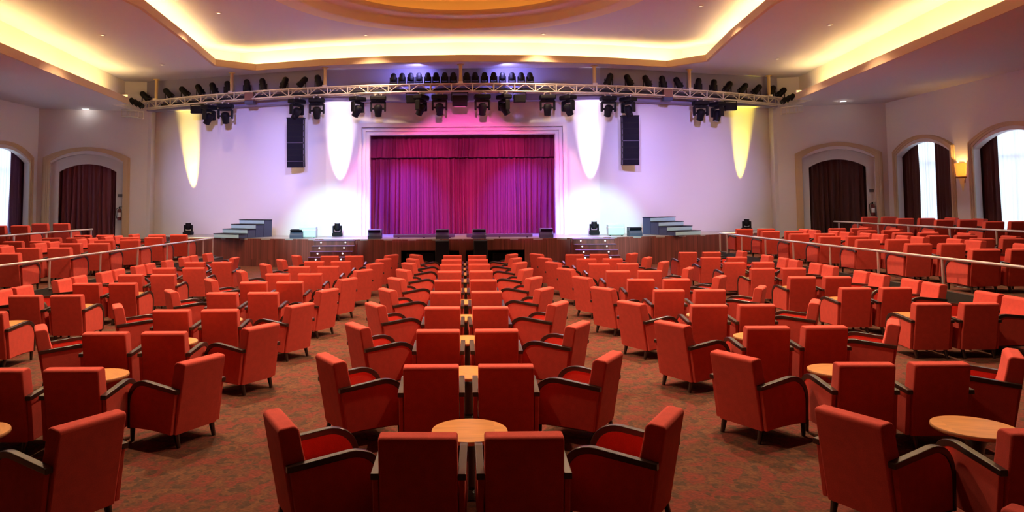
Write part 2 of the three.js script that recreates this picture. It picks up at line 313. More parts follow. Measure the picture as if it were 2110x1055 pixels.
sideWall('right', [
  [31.5, 2, [[34.05, 32.45, M.drapeBrown, 'dark curtain left of the bright gap, arched window nearest the right doorway'], [31.25, 30.0, M.drapeBrown, 'narrow dark curtain right of the bright gap, arched window nearest the right doorway']], ['white sheer curtain glowing in the narrow gap of the window by the doorway']],
  [26.2, 3, [[28.7, 27.45, M.drapeBrown, 'very dark curtain in the arched window beyond the lit wall lamp'], [24.5, 23.7, M.drapeBrown, 'dark curtain at the near edge of the window cut by the picture edge']], ['grey-white pleated sheer curtain in the arched window at the right picture edge']],
]);
struct('wall_back', box(40, 10, 0.3, 0, 4.7, 8.55), M.backWall);

// ceilings: low side ceilings, lips with light troughs, main ceiling with the eight-sided recess, ring in its middle
const recess = [[-9.3, 32.5], [-6.2, 31.45], [-3.1, 30.88], [0, 30.7], [3.1, 30.85], [6.2, 31.4], [9.2, 32.35], [10.5, 31.0], [9.9, 26.5], [9.5, 22], [9.9, 17.5], [10.5, 13.2], [9.2, 11.9], [0, 13.3], [-9.3, 11.9], [-10.7, 13.2], [-10.1, 17.5], [-9.75, 22], [-10.15, 26.5], [-10.7, 31.3]];
const scaled = (k) => recess.map(([x, Z]) => [x * k, 22.5 + (Z - 22.5) * k]);
const rowsZ = (s, off, Z0 = -8.4, Z1 = 32.9) => [[s * (lipX(Z0) + off), Z0], [s * (lipX(Z1) + off), Z1]];
for (const [s, name] of [[-1, 'left'], [1, 'right']]) {
  const a = rowsZ(s, 0), b = rowsZ(s, 0.12), c = rowsZ(s, 1.0), d = rowsZ(s, 1.1);
  struct('ceiling_' + name, plan([a[0], a[1], [s * 15.95, 32.9], [s * 15.95, 36.6], [s * 21, 36.6], [s * 21, -8.4]], 7.2, 7.32), M.ceiling);
  const lip = struct('trim_' + (s < 0 ? 8 : 9), plan([a[0], a[1], b[1], b[0]], 7.32, 7.48), M.lip);
  struct('trim_' + (s < 0 ? 10 : 11), plan([[a[0][0] - s * 0.015, a[0][1]], [a[1][0] - s * 0.015, a[1][1]], [a[1][0] + s * 0.02, a[1][1]], [a[0][0] + s * 0.02, a[0][1]]], 7.19, 7.49), M.lip);
  struct('wall_trough_' + name, plan([c[0], [s * (lipX(36) + 1), 36], [s * (lipX(36) + 1.1), 36], d[0]], 7.32, 8.85), M.cove);
  struct('wall_trough_end_' + name, plan([[s * lipX(32.9), 32.78], [s * (lipX(32.9) + 1.05), 32.78], [s * (lipX(32.9) + 1.05), 32.9], [s * lipX(32.9), 32.9]], 7.32, 7.62), M.cove);
  for (let k = 0; k < 5; k++) {
    const Za = 11.5 + k * 4.24, Zb = Za + 4.16, Zm = (Za + Zb) / 2;
    mesh('light_strip', bar(V(s * (lipX(Za) + 0.42), 7.36, Za), V(s * (lipX(Zb) + 0.42), 7.36, Zb), 0.025), M.strip, lip);
    const l = new THREE.RectAreaLight(COVE_WARM, COVE_POWER, 4.16, 0.1); l.position.copy(V(s * (lipX(Zm) + 0.42), 7.41, Zm)); l.name = 'cove_light';
    l.lookAt(V(s * (lipX(Zm) + 0.42 + 0.45), 8.41, Zm)); // long side along the cove
    l.up.set(0, 1, 0); scene.add(l);
  }
}
struct('ceiling', plan([[-(lipX(-8.4) + 1.1), -8.4], [lipX(-8.4) + 1.1, -8.4], [lipX(36.6) + 1.1, 36.6], [-(lipX(36.6) + 1.1), 36.6]], 8.65, 8.78, [recess]), M.ceiling);
{
  const lip = struct('trim_12', [plan(scaled(1.012), 8.64, 8.93, [recess.map(([x, Z]) => [x * 0.999, 22.5 + (Z - 22.5) * 0.999])])], M.lip);
  struct('wall_recess', plan(scaled(1.125), 8.78, 9.66, [scaled(1.112)]), M.cove);
  const circle = Array.from({ length: 64 }, (_, i) => [6.0 * Math.cos(i / 32 * Math.PI), 22.5 + 6.0 * Math.sin(i / 32 * Math.PI)]);
  struct('ceiling_recess', plan(scaled(1.14), 9.65, 9.78, [circle]), M.ceiling);
  const p = scaled(1.05);
  for (let i = 0; i < p.length; i++) {
    const a = p[i], b = p[(i + 1) % p.length], A = V(a[0], 8.84, a[1]), B = V(b[0], 8.84, b[1]), n = Math.ceil(A.distanceTo(B) / 5), out = new THREE.Vector3((a[0] + b[0]) / 2, 0, -((a[1] + b[1]) / 2 - 22.5)).normalize();
    const along = B.clone().sub(A).normalize(), perp = new THREE.Vector3(0, 1, 0).cross(along); if (perp.dot(out) < 0) perp.negate();
    for (let k = 0; k < n; k++) {
      if ((a[1] + b[1]) / 2 < 19) continue;
      const p0 = A.clone().lerp(B, (k + 0.02) / n), p1 = A.clone().lerp(B, (k + 0.98) / n), mid = p0.clone().add(p1).multiplyScalar(0.5);
      mesh('light_strip', bar(p0, p1, 0.025), M.strip, lip);
      const l = new THREE.RectAreaLight(COVE_WARM, COVE_POWER, p0.distanceTo(p1), 0.1); l.name = 'cove_light'; l.position.copy(mid); l.position.y += 0.06;
      const dir = perp.clone().multiplyScalar(0.45).add(new THREE.Vector3(0, 1, 0)).normalize();
      const y = dir.clone().cross(along).normalize(); l.quaternion.setFromRotationMatrix(new THREE.Matrix4().makeBasis(along.clone().negate(), y.clone().negate(), dir.clone().negate()).multiply(new THREE.Matrix4()));
      const m4 = new THREE.Matrix4(), zx = dir.clone().negate(), xx = along.clone(), yy = zx.clone().cross(xx); m4.makeBasis(xx, yy, zx); l.quaternion.setFromRotationMatrix(m4);
      scene.add(l);
    }
  }
  // ring moulding and the dome over it
  const lathe = (pts, seg = 96) => new THREE.LatheGeometry(pts.map((q) => new THREE.Vector2(...q)), seg).translate(0, 0, -22.5);
  struct('trim_13', lathe([[6.5, 9.7], [6.5, 9.52], [6.42, 9.46], [6.1, 9.44], [5.75, 9.44], [5.66, 9.48], [5.66, 9.72], [5.6, 9.80], [5.2, 9.82], [5.05, 9.84], [5.05, 10.02], [5.14, 10.02], [5.14, 9.92], [6.5, 9.92], [6.5, 9.7]]), M.ring);
  struct('ceiling_dome', lathe([[6.3, 9.9], [6.3, 10.7], [0.001, 11.3], [0.001, 11.4], [6.4, 10.8], [6.4, 9.9], [6.3, 9.9]]), M.dome);
  const ringStrip = struct('trim_14', lathe([[5.5, 9.92], [5.75, 9.92], [5.75, 9.96], [5.5, 9.96], [5.5, 9.92]]), M.lip);
  for (let k = 0; k < 12; k++) {
    const a = k / 12 * Math.PI * 2, a1 = (k + 0.94) / 12 * Math.PI * 2, am = (a + a1) / 2, P = (t, y) => new THREE.Vector3(5.62 * Math.cos(t), y, -22.5 - 5.62 * Math.sin(t));
    mesh('light_strip', bar(P(a, 9.99), P(a1, 9.99), 0.025), M.strip, ringStrip);
    const l = new THREE.RectAreaLight(new THREE.Color(1, 0.55, 0.16), RING_POWER, 2.6, 0.08), dir = new THREE.Vector3(0.35 * Math.cos(am), 1, -0.35 * Math.sin(am)).normalize(), along = P(a1, 0).sub(P(a, 0)).normalize();
    const zx = dir.clone().negate(), yy = zx.clone().cross(along); l.quaternion.setFromRotationMatrix(new THREE.Matrix4().makeBasis(along, yy, zx)); l.position.copy(P(a, 10.05).add(P(a1, 10.05)).multiplyScalar(0.5)); l.name = 'ring_light'; scene.add(l);
  }
}

// ---------------------------------------------------------------- stage
const STAGE_Y = 1.18, frontZ = (x) => 29.5 + (26 - Math.sqrt(676 - x * x));
{
  const edge = []; for (let i = 0; i <= 26; i++) { const x = -13.4 + i * 26.8 / 26; edge.push([x, frontZ(x)]); }
  struct('stage_floor', plan([...edge, [15.2, 36.0], [6.2, 32.98], [5.1, 33.3], [5.1, 36.1], [-5.1, 36.1], [-5.1, 33.3], [-6.2, 32.98], [-15.2, 36.0]], STAGE_Y - 0.06, STAGE_Y), M.stageFloor);
  const skirt = struct('stage_front', plan([...edge.map(([x, Z]) => [x, Z + 0.12]), ...edge.slice().reverse().map(([x, Z]) => [x, Z + 0.2])], 0.72, STAGE_Y - 0.06), M.blackSoft);
  const bounds = [-13.4, -12.3, -11.2, -10.1, -9.0, -7.9, -6.9, -5.95, -4.3, -3.4, -2.5, -1.65, -0.82, -0.16, 0.12, 0.82, 1.65, 2.48, 3.4, 4.38, 5.98, 6.9, 7.9, 9.0, 10.1, 11.2, 12.3, 13.4];
  for (let i = 0; i < bounds.length - 1; i++) {
    const a = bounds[i], b = bounds[i + 1], m = (a + b) / 2, open = m > -2.5 && m < 2.48 && !(m > -0.16 && m < 0.12), A = V(a, 0, frontZ(a)), B = V(b, 0, frontZ(b)), L = A.distanceTo(B), y0 = open ? 0.72 : 0.0;
    const p = mesh('panel', rbox(L - 0.006, STAGE_Y - 0.005 - y0, 0.06, 0, 0, 0, 0.006, 1), M.panelWood, skirt);
    const uvs = p.geometry.attributes.uv, ps = p.geometry.attributes.position, o = rnd() * 3; for (let k = 0; k < uvs.count; k++) uvs.setXY(k, ps.getX(k) + o, ps.getY(k) * 0.5 + o);
    p.position.set((A.x + B.x) / 2, (y0 + STAGE_Y - 0.005) / 2, (A.z + B.z) / 2 - 0.03); p.rotation.y = Math.atan2(-(B.z - A.z), B.x - A.x);
  }
  mesh('recess_back', [box(5.2, 0.74, 0.05, 0, 0.37, -30.9), box(0.05, 0.74, 1.2, -2.56, 0.37, -30.4), box(0.05, 0.74, 1.2, 2.56, 0.37, -30.4), box(5.2, 0.04, 1.2, 0, 0.73, -30.4)], M.blackSoft, skirt);
}
// subwoofers in the two openings under the stage
{
  const t = thing('subwoofer', 'black subwoofer in the stage opening left of the wooden post', 'speaker', -1.75, 0, 30.15, 0, 'subwoofers under the stage');
  mesh('cabinet', rbox(1.1, 0.58, 0.7, 0, 0.3, 0, 0.02), M.blackSoft, t);
  mesh('grille', rbox(1.02, 0.5, 0.02, 0, 0.3, 0.355, 0.008), M.grille, t);
  for (const k of [-0.45, 0.45]) mesh('foot', cyl(0.03, 0.03, 0.02, k, 0.008, 0.28), M.black, t);
  copyOf(t, 'black subwoofer in the stage opening right of the wooden post', 1.75, 0, 30.15);
}
// black speaker columns standing against the stage front
{
  const t = thing('column_speaker', 'tall black speaker column against the stage front, left of the middle', 'speaker', -0.83, 0, 29.2, 0, 'speaker columns at the stage front');
  mesh('cabinet', rbox(0.54, 1.14, 0.42, 0, 0.57, 0, 0.015), M.blackSoft, t);
  mesh('grille', rbox(0.5, 1.08, 0.02, 0, 0.57, 0.212, 0.008), M.grille, t);
  for (const s of [-1, 1]) mesh('grip', rbox(0.02, 0.12, 0.16, s * 0.272, 0.75, 0, 0.006), M.black, t);
  copyOf(t, 'tall black speaker column against the stage front, right of the middle', 0.7, 0, 29.2);
}
// stairs up to the stage with pin-point lights
function stageStairs(cx, label) {
  const t = thing('stage_stairs', label, 'stairs', cx, 0, 29.45), d = 0.34, n = 6, r = STAGE_Y / n;
  for (let k = 0; k < n; k++) {
    const z = (n - k) * d - d / 2;                                // lowest step farthest out
    const s = mesh('step', [rbox(1.62, r * (k + 1) - 0.03, d, 0, (r * (k + 1) - 0.03) / 2, z, 0.006, 1)], M.panelWood, t);
    mesh('tread', rbox(1.66, 0.03, d + 0.03, 0, r * (k + 1) - 0.018, z + 0.012, 0.008, 1), M.stairTread, s);
    for (const u of [-0.42, 0.55]) mesh('step_light', new THREE.SphereGeometry(0.028, 10, 8).translate(u - 0.1, r * (k + 1) - 0.085, z + d / 2 + 0.01), M.led, s);
  }
  return t;
}
stageStairs(-5.13, 'wooden stage stairs with pin lights left of the proscenium');
stageStairs(5.2, 'wooden stage stairs with pin lights right of the proscenium');
// dark side steps between the tiers and the stage front
for (const [s, lab] of [[-1, 'left'], [1, 'right']]) {
  const t = thing('side_steps', `dark steps with pin lights between the ${lab} rail end and the stage front`, 'stairs', s * 9.25, 0, 28.1);
  for (let k = 0; k < 3; k++) {
    const st = mesh('step', rbox(1.1 - k * 0.34, 0.2 * (k + 1), 1.1, s * k * 0.17, 0.1 * (k + 1), 0, 0.01), M.kerb, t);
    mesh('step_light', new THREE.SphereGeometry(0.032, 10, 8).translate(s * (-0.45 + k * 0.36), 0.2 * (k + 1) - 0.05, 0.565), M.led, st);
  }
}
// stage curtain and pelmet
{
  const t = thing('stage_curtain', 'tall magenta-lit velvet stage curtain inside the proscenium frame', 'curtain', 0, 0, 34.1);
  mesh('curtain_panel', drape(4.6, STAGE_Y + 0.01, 5.95, 19, 0.085, 91).translate(-2.28, 0, 0), M.velvet, t);
  mesh('curtain_panel', drape(4.6, STAGE_Y + 0.01, 5.95, 19, 0.085, 97).translate(2.28, 0, 0.03), M.velvet, t);
  const v = thing('pelmet', 'gathered velvet pelmet across the top of the stage curtain', 'curtain', 0, 0, 33.8);
  mesh('gathered_cloth', drape(9.2, 4.74, 5.95, 30, 0.07, 103), M.velvet, v);
  mesh('hem', new THREE.TubeGeometry(new THREE.CatmullRomCurve3(Array.from({ length: 60 }, (_, i) => new THREE.Vector3(-4.55 + i * 9.1 / 59, 4.75 + 0.012 * Math.sin(i * 1.7), 0.035 * Math.sin(i * 2.6)))), 240, 0.014, 6), M.velvet, v);
}
// riser stairs standing on the stage at both sides
function riserStairs(x, Z, turn, label) {
  const t = thing('riser_stairs', label, 'stairs', x, STAGE_Y, Z, turn);
  for (let k = 0; k < 4; k++) {
    const h = 0.19 * (k + 1), z = -0.46 * k;
    const s = mesh('step', rbox(1.62, h - 0.02, 0.44, 0, (h - 0.02) / 2, z, 0.006, 1), M.riser, t);
    mesh('riser_face', rbox(1.6, 0.15, 0.02, 0, h - 0.105, z + 0.228, 0.005, 1), M.riserFaceLit, s);
    mesh('tread', rbox(1.66, 0.025, 0.48, 0, h - 0.012, z + 0.01, 0.006, 1), M.black, s);
  }
}
riserStairs(-10.05, 31.6, -0.58, 'blue-lit four-step riser stairs standing on the left of the stage');
riserStairs(9.55, 31.6, 0.58, 'blue-lit four-step riser stairs standing on the right of the stage');
// wedge monitors, cases, footlight battens
const wedgeShape = poly([[-0.24, 0], [0.24, 0], [0.26, 0.12], [0.02, 0.36], [-0.22, 0.36], [-0.26, 0.14]]);
function wedge(x, Z, turn, label) {
  const t = thing('stage_monitor', label, 'speaker', x, STAGE_Y, Z, turn, 'wedge monitors along the stage edge');
  mesh('cabinet', extrude(wedgeShape, 0.52, 0.012).rotateY(Math.PI / 2).translate(-0.26, 0.012, 0), M.monitorBlueLit ??= std({ color: new THREE.Color(0.05, 0.065, 0.12), roughness: 0.6 }), t);  // blue stage light is put into the cabinet colour
  mesh('grille', rbox(0.5, 0.018, 0.3, 0, 0, 0, 0.006).rotateX(0.76).translate(0, 0.26, -0.16), M.grille, t);
  for (const s of [-1, 1]) mesh('handle', rbox(0.012, 0.03, 0.14, s * 0.275, 0.2, 0.0, 0.005), M.black, t);
}
wedge(-7.0, 30.9, Math.PI, 'wedge monitor between the riser stairs and the pale case, left of the stage stairs');
wedge(-3.62, 30.1, Math.PI, 'wedge monitor at the left foot of the proscenium');
wedge(-0.84, 29.85, Math.PI, 'wedge monitor above the left black speaker column');
wedge(0.66, 29.85, Math.PI, 'wedge monitor above the right black speaker column');
wedge(3.42, 30.1, Math.PI, 'wedge monitor at the right foot of the proscenium');
wedge(7.25, 30.9, Math.PI, 'wedge monitor close beside the riser stairs on the right');
function stageCase(x, Z, label) {
  const t = thing('equipment_case', label, 'case', x, STAGE_Y, Z);
  mesh('shell', rbox(0.7, 0.46, 0.42, 0, 0.26, 0, 0.05, 3), M.case, t);
  mesh('band', rbox(0.715, 0.03, 0.435, 0, 0.34, 0, 0.01), M.white, t);
  for (const s of [-1, 1]) mesh('foot', cyl(0.03, 0.03, 0.04, s * 0.25, 0.018, 0.1), M.black, t);
}
stageCase(-6.55, 31.0, 'pale rounded case on the stage beside the left wedge monitor');
stageCase(6.55, 31.4, 'pale rounded case on the stage behind the right wedge monitor');
for (const [x, w, lab] of [[-1.62, 2.55, 'long dark footlight batten on the left half of the stage edge'], [1.52, 2.75, 'long dark footlight batten on the right half of the stage edge']]) {
  const t = thing('footlight_batten', lab, 'stage light', x, STAGE_Y, 30.5);
  mesh('housing', rbox(w, 0.12, 0.16, 0, 0.085, 0, 0.02), M.monitorBlueLit, t);
  for (const k of [-0.42, 0, 0.42]) mesh('foot', box(0.06, 0.03, 0.2, k * w, 0.014, 0), M.black, t);
  mesh('lens_strip', rbox(w - 0.1, 0.05, 0.02, 0, 0.12, -0.075, 0.005), M.lens, t);
}

// ---------------------------------------------------------------- lighting truss
const TR = 34, TZ = 31.4, drop = (x) => 0.2 * (x / 15.6) ** 2, trussZ = (x) => TZ + TR - Math.sqrt(TR * TR - x * x);
{
  const t = thing('lighting_truss', 'long curved aluminium box truss carrying the stage lights', 'truss', 0, 0, 0);
  const A0 = -0.468, A1 = 0.468, Y0 = 7.44, Y1 = 7.77, at = (a, y, dr) => { const r = TR - dr; return new THREE.Vector3(r * Math.sin(a), y - drop(r * Math.sin(a)), -(TZ + TR - r * Math.cos(a))); };
  const n = 35, arc = (y, dr) => { const pts = []; for (let i = 0; i <= 70; i++) pts.push(at(A0 + (A1 - A0) * i / 70, y, dr)); return new THREE.TubeGeometry(new THREE.CatmullRomCurve3(pts), 140, 0.036, 8); };
  for (const [y, dr] of [[Y0, -0.18], [Y1, -0.18], [Y0, 0.18], [Y1, 0.18]]) mesh('chord', arc(y, dr), M.alu, t);
  mesh('cable_bundle', new THREE.TubeGeometry(new THREE.CatmullRomCurve3(Array.from({ length: 71 }, (_, i) => at(A0 + (A1 - A0) * (0.03 + 0.94 * i / 70), 7.56 + 0.015 * Math.sin(i * 1.9), 0.12))), 140, 0.075, 8), M.blackSoft, t);
  const up = bar(new THREE.Vector3(0, 0, 0), new THREE.Vector3(0, Y1 - Y0, 0), 0.032, 6), half = TR * (A1 - A0) / n / 2, diag = bar(new THREE.Vector3(-half, 0, 0), new THREE.Vector3(0, Y1 - Y0, 0), 0.02, 6), diag2 = bar(new THREE.Vector3(half, 0, 0), new THREE.Vector3(0, Y1 - Y0, 0), 0.02, 6), across = bar(new THREE.Vector3(0, 0, -0.18), new THREE.Vector3(0, 0, 0.18), 0.014, 6);
  const put = (name, g, a, y, dr) => { const m = mesh(name, g, M.alu, t); m.position.copy(at(a, y, dr)); m.rotation.y = a; return m; };
  for (let i = 0; i <= n; i++) {
    const a = A0 + (A1 - A0) * i / n, b = a + (A1 - A0) / n / 2;
    put('upright', up, a, Y0, 0.18); put('upright', up, a, Y0, -0.18);
    put('cross_bar', across, a, Y0, 0); put('cross_bar', across, a, Y1, 0);
    if (i < n) { put('diagonal', diag, b, Y0, -0.18); put('diagonal', diag2, b, Y0, -0.18); if (i % 2) put('diagonal', diag, b, Y0, 0.18); }
  }
}
// end sections with floodlights
for (const s of [-1, 1]) {
  const x0 = s * 15.28, t = thing('truss_end', `short truss section with floodlights at the ${s < 0 ? 'left' : 'right'} end of the long truss`, 'truss', x0, 6.9, 34.4, s * 0.35);
  for (const y of [-0.15, 0.15]) for (const z of [-0.16, 0.16]) mesh('chord', bar(new THREE.Vector3(0, y, z), new THREE.Vector3(s * 1.0, y + 0.12, z), 0.036), M.alu, t);
  for (const u of [0, 0.5, 1]) mesh('end_frame', [bar(new THREE.Vector3(s * u, -0.15 + 0.12 * u, -0.16), new THREE.Vector3(s * u, 0.15 + 0.12 * u, -0.16), 0.018), bar(new THREE.Vector3(s * u, -0.15 + 0.12 * u, 0.16), new THREE.Vector3(s * u, 0.15 + 0.12 * u, 0.16), 0.018), bar(new THREE.Vector3(s * u, 0.15 + 0.12 * u, -0.16), new THREE.Vector3(s * u, 0.15 + 0.12 * u, 0.16), 0.018)], M.alu, t);
  for (let k = 0; k < 3; k++) { const f = mesh('floodlight', [cyl(0.11, 0.13, 0.3, 0, 0, 0, 14)], M.black, t); f.position.set(s * (-0.02 + k * 0.24), 0.46 + k * 0.1, 0.05); f.rotation.z = s * -0.85; mesh('bracket', box(0.03, 0.26, 0.03, 0, 0, 0).rotateZ(s * 0.85).translate(s * 0.02, -0.1, 0), M.alu, f); }
}
// suspension pipes
[[-14.7, 'leftmost'], [-10.55, 'second from left'], [-6.05, 'third from left'], [-0.06, 'middle'], [5.85, 'third from right'], [10.4, 'second from right'], [14.77, 'rightmost']].forEach(([x, lab]) => {
  const t = thing('hanging_pipe', `${lab} yellow pipe hanging the long truss from the ceiling`, 'pipe', x, 7.77 - drop(x), trussZ(x), 0, 'yellow pipes holding the truss');
  const H = 0.88 + drop(x); mesh('pipe', cyl(0.075, 0.075, H - 0.02, 0, H / 2 + 0.01, 0, 18), M.pipe, t);
  mesh('flange', cyl(0.15, 0.15, 0.03, 0, H - 0.015, 0, 18), M.pipe, t);
  mesh('clamp', rbox(0.2, 0.1, 0.42, 0, 0.06, 0, 0.02), M.alu, t);
});
// moving heads: base, yoke, head (hanging: base on top; standing: turned over)
function movingHead(name, label, group) {
  const t = thing(name, label, 'stage light', 0, 0, 0, 0, group);
  mesh('clamp', [box(0.46, 0.05, 0.05, 0, 0.02, 0), box(0.05, 0.05, 0.46, 0, 0.02, 0), cyl(0.03, 0.03, 0.12, -0.12, -0.02, 0, 10), cyl(0.03, 0.03, 0.12, 0.12, -0.02, 0, 10)], M.alu, t);
  mesh('base', rbox(0.62, 0.17, 0.4, 0, -0.16, 0, 0.05, 3), M.black, t);
  const y = mesh('yoke', [cyl(0.1, 0.1, 0.06, 0, -0.27, 0, 16), rbox(0.56, 0.08, 0.18, 0, -0.31, 0, 0.03), rbox(0.07, 0.38, 0.2, -0.262, -0.48, 0, 0.03, 3), rbox(0.07, 0.38, 0.2, 0.262, -0.48, 0, 0.03, 3), cyl(0.035, 0.035, 0.5, 0, 0, 0, 10).rotateZ(Math.PI / 2).translate(0, -0.56, 0)], M.black, t);
  const h = mesh('head', new THREE.LatheGeometry([[0.001, 0.17], [0.09, 0.165], [0.14, 0.13], [0.158, 0.06], [0.16, -0.03], [0.145, -0.11], [0.125, -0.25], [0.135, -0.28], [0.11, -0.29], [0.001, -0.29]].map((q) => new THREE.Vector2(...q)), 24), M.black, y);
  h.position.set(0, -0.57, 0); h.rotation.set(0.5, 0, 0);
  mesh('lens', cyl(0.1, 0.1, 0.01, 0, -0.293, 0), M.lens, t).position.set(0, -0.57, 0);
  t.children[t.children.length - 1].rotation.set(0.5, 0, 0);
  t.scale.setScalar(1.14);
  return t;
}
const ord = ['first', 'second', 'third', 'fourth', 'fifth', 'sixth', 'seventh', 'eighth', 'ninth', 'tenth', 'eleventh', 'twelfth', 'thirteenth', 'fourteenth', 'fifteenth', 'sixteenth', 'seventeenth'];
const head0 = movingHead('moving_head', '', 'moving heads hanging under the truss');
const placeOn = (root, first, x, y, turn, label) => { if (first) { root.position.copy(V(x, y - drop(x), trussZ(x))); root.rotation.y = turn; root.userData.label = label; return root; } return copyOf(root, label, x, y - drop(x), trussZ(x), turn); };
[[-11.71, 1.2], [-10.86, 0.1], [-7.36, 0.9], [-6.43, 0.1], [-4.58, 1.0], [-3.67, 0.1], [-1.78, 1.1], [-0.98, 0.0], [0.88, 0.1], [1.82, -1.1], [3.73, 0.0], [4.64, -1.0], [6.47, 0.1], [7.39, -0.9], [10.94, 0], [11.81, 1.9]].forEach(([x, turn], i) => {
  const o = placeOn(head0, i === 0, x, 7.4, turn, `${ord[i]} moving head from the left hanging under the long truss`);
  if (i) { o.traverse((c) => { if (c.name.startsWith('head') && c !== o) c.rotation.x = 0.25 + 0.5 * ((i * 7) % 5) / 5; }); const lens = o.children[o.children.length - 1], hd = o.getObjectByName('head'); lens.rotation.x = hd.rotation.x; }
});
// boxy spots and blinders under the truss
{
  const t = thing('blinder_light', '', 'stage light', 0, 0, 0, 0, 'boxy lights under the truss');
  mesh('housing', rbox(0.52, 0.34, 0.34, 0, -0.28, 0, 0.03), M.black, t);
  mesh('bracket', [box(0.03, 0.3, 0.08, -0.28, -0.14, 0), box(0.03, 0.3, 0.08, 0.28, -0.14, 0), box(0.58, 0.03, 0.08, 0, -0.015, 0)], M.black, t);
  mesh('lens', rbox(0.42, 0.02, 0.24, 0, -0.455, 0, 0.005), M.lens, t);
  [[-12.36, 0.1], [-2.16, 0], [-0.1, 0], [2.5, 0], [12.53, -0.1]].forEach(([x, turn], i) => { const o = placeOn(t, i === 0, x, 7.42, turn, `${['leftmost', 'second from left', 'middle', 'second from right', 'rightmost'][i]} boxy black light hanging under the long truss`); if (i === 2) o.scale.set(1.25, 1.35, 1.1); });
  const w = thing('power_box', 'brown box fixed in the truss right of the right line array', 'box', 9.25, 7.45 - drop(9.25), trussZ(9.25) - 0.05); mesh('box', rbox(0.4, 0.36, 0.42, 0, 0.1, 0, 0.02), std({ color: new THREE.Color(0.2, 0.09, 0.05), roughness: 0.6 }), w); mesh('lower_box', rbox(0.4, 0.16, 0.42, 0, -0.16, 0, 0.02), M.monitorBlueLit, w);
  const w2 = copyOf(w, 'brown box fixed in the truss left of the left line array', -9.6, 7.45 - drop(9.6), trussZ(-9.6) - 0.05);
}
// slender spotlights standing on the truss
{
  const t = thing('spotlight', '', 'stage light', 0, 0, 0, 0, 'spotlights standing on the truss');
  mesh('yoke', [box(0.03, 0.3, 0.05, -0.17, 0.17, 0), box(0.03, 0.3, 0.05, 0.17, 0.17, 0), box(0.37, 0.03, 0.05, 0, 0.02, 0)], M.black, t);
  const c = mesh('can', new THREE.LatheGeometry([[0.001, 0.33], [0.07, 0.32], [0.125, 0.26], [0.14, 0.18], [0.135, 0], [0.15, -0.12], [0.165, -0.22], [0.15, -0.22], [0.14, -0.2], [0.001, -0.2]].map((q) => new THREE.Vector2(...q)), 18), M.black, t); c.position.y = 0.26;
  const l = mesh('lens', cyl(0.14, 0.14, 0.01, 0, -0.205, 0), M.lens, c);
  const list = [[-15.35, -0.8], [-13.96, -0.75], [-13.04, -0.8], [-12.2, -0.55], [-11.47, -0.4], [-10.75, -0.1], [-9.77, -0.1], [-8.99, -0.15], [-7.97, 0.35], [-7.13, 0.75], [-6.34, -0.3], [6.5, 0.4], [7.45, -0.45], [8.32, -0.45], [9.08, -0.2], [9.85, -0.5], [10.84, 0.15], [11.63, 0.2], [12.39, 0.6], [13.24, 0.75], [14.02, 0.75], [14.93, 0.4], [15.5, 0.8]];
  list.forEach(([x, tilt], i) => {
    const k = x < 0 ? i + 1 : i - 10;
    const o = placeOn(t, i === 0, x, 7.79, 0, `${ord[k - 1]} tilted black spotlight ${x < 0 ? 'from the left end' : 'right of the middle'} on top of the truss`);
    o.getObjectByName('can').rotation.z = -tilt;
  });
  const b = thing('beam_light', '', 'stage light', 0, 0, 0, 0, 'upright lights in a row on the truss');
  mesh('base', rbox(0.34, 0.1, 0.3, 0, 0.05, 0, 0.03), M.black, b);
  const yk = mesh('yoke', [rbox(0.05, 0.26, 0.12, -0.14, 0.2, 0, 0.02), rbox(0.05, 0.26, 0.12, 0.14, 0.2, 0, 0.02)], M.black, b);
  mesh('head', new THREE.LatheGeometry([[0.001, 0.25], [0.06, 0.24], [0.11, 0.19], [0.125, 0.1], [0.115, 0.0], [0.12, -0.12], [0.001, -0.12]].map((q) => new THREE.Vector2(...q)), 18).translate(0, 0.27, 0), M.black, yk);
  const bx = [-2.99, -2.61, -2.23, -1.87, -1.49, -1.13, -0.75, -0.38, 0.21, 0.57, 0.98, 1.38, 1.76, 2.18, 2.58, 2.97];
  bx.forEach((x, i) => placeOn(b, i === 0, x, 7.79, 0, i < 8 ? `${ord[i]} upright black light in the row left of the middle pipe` : `${ord[i - 8]} upright black light in the row right of the middle pipe`));
}
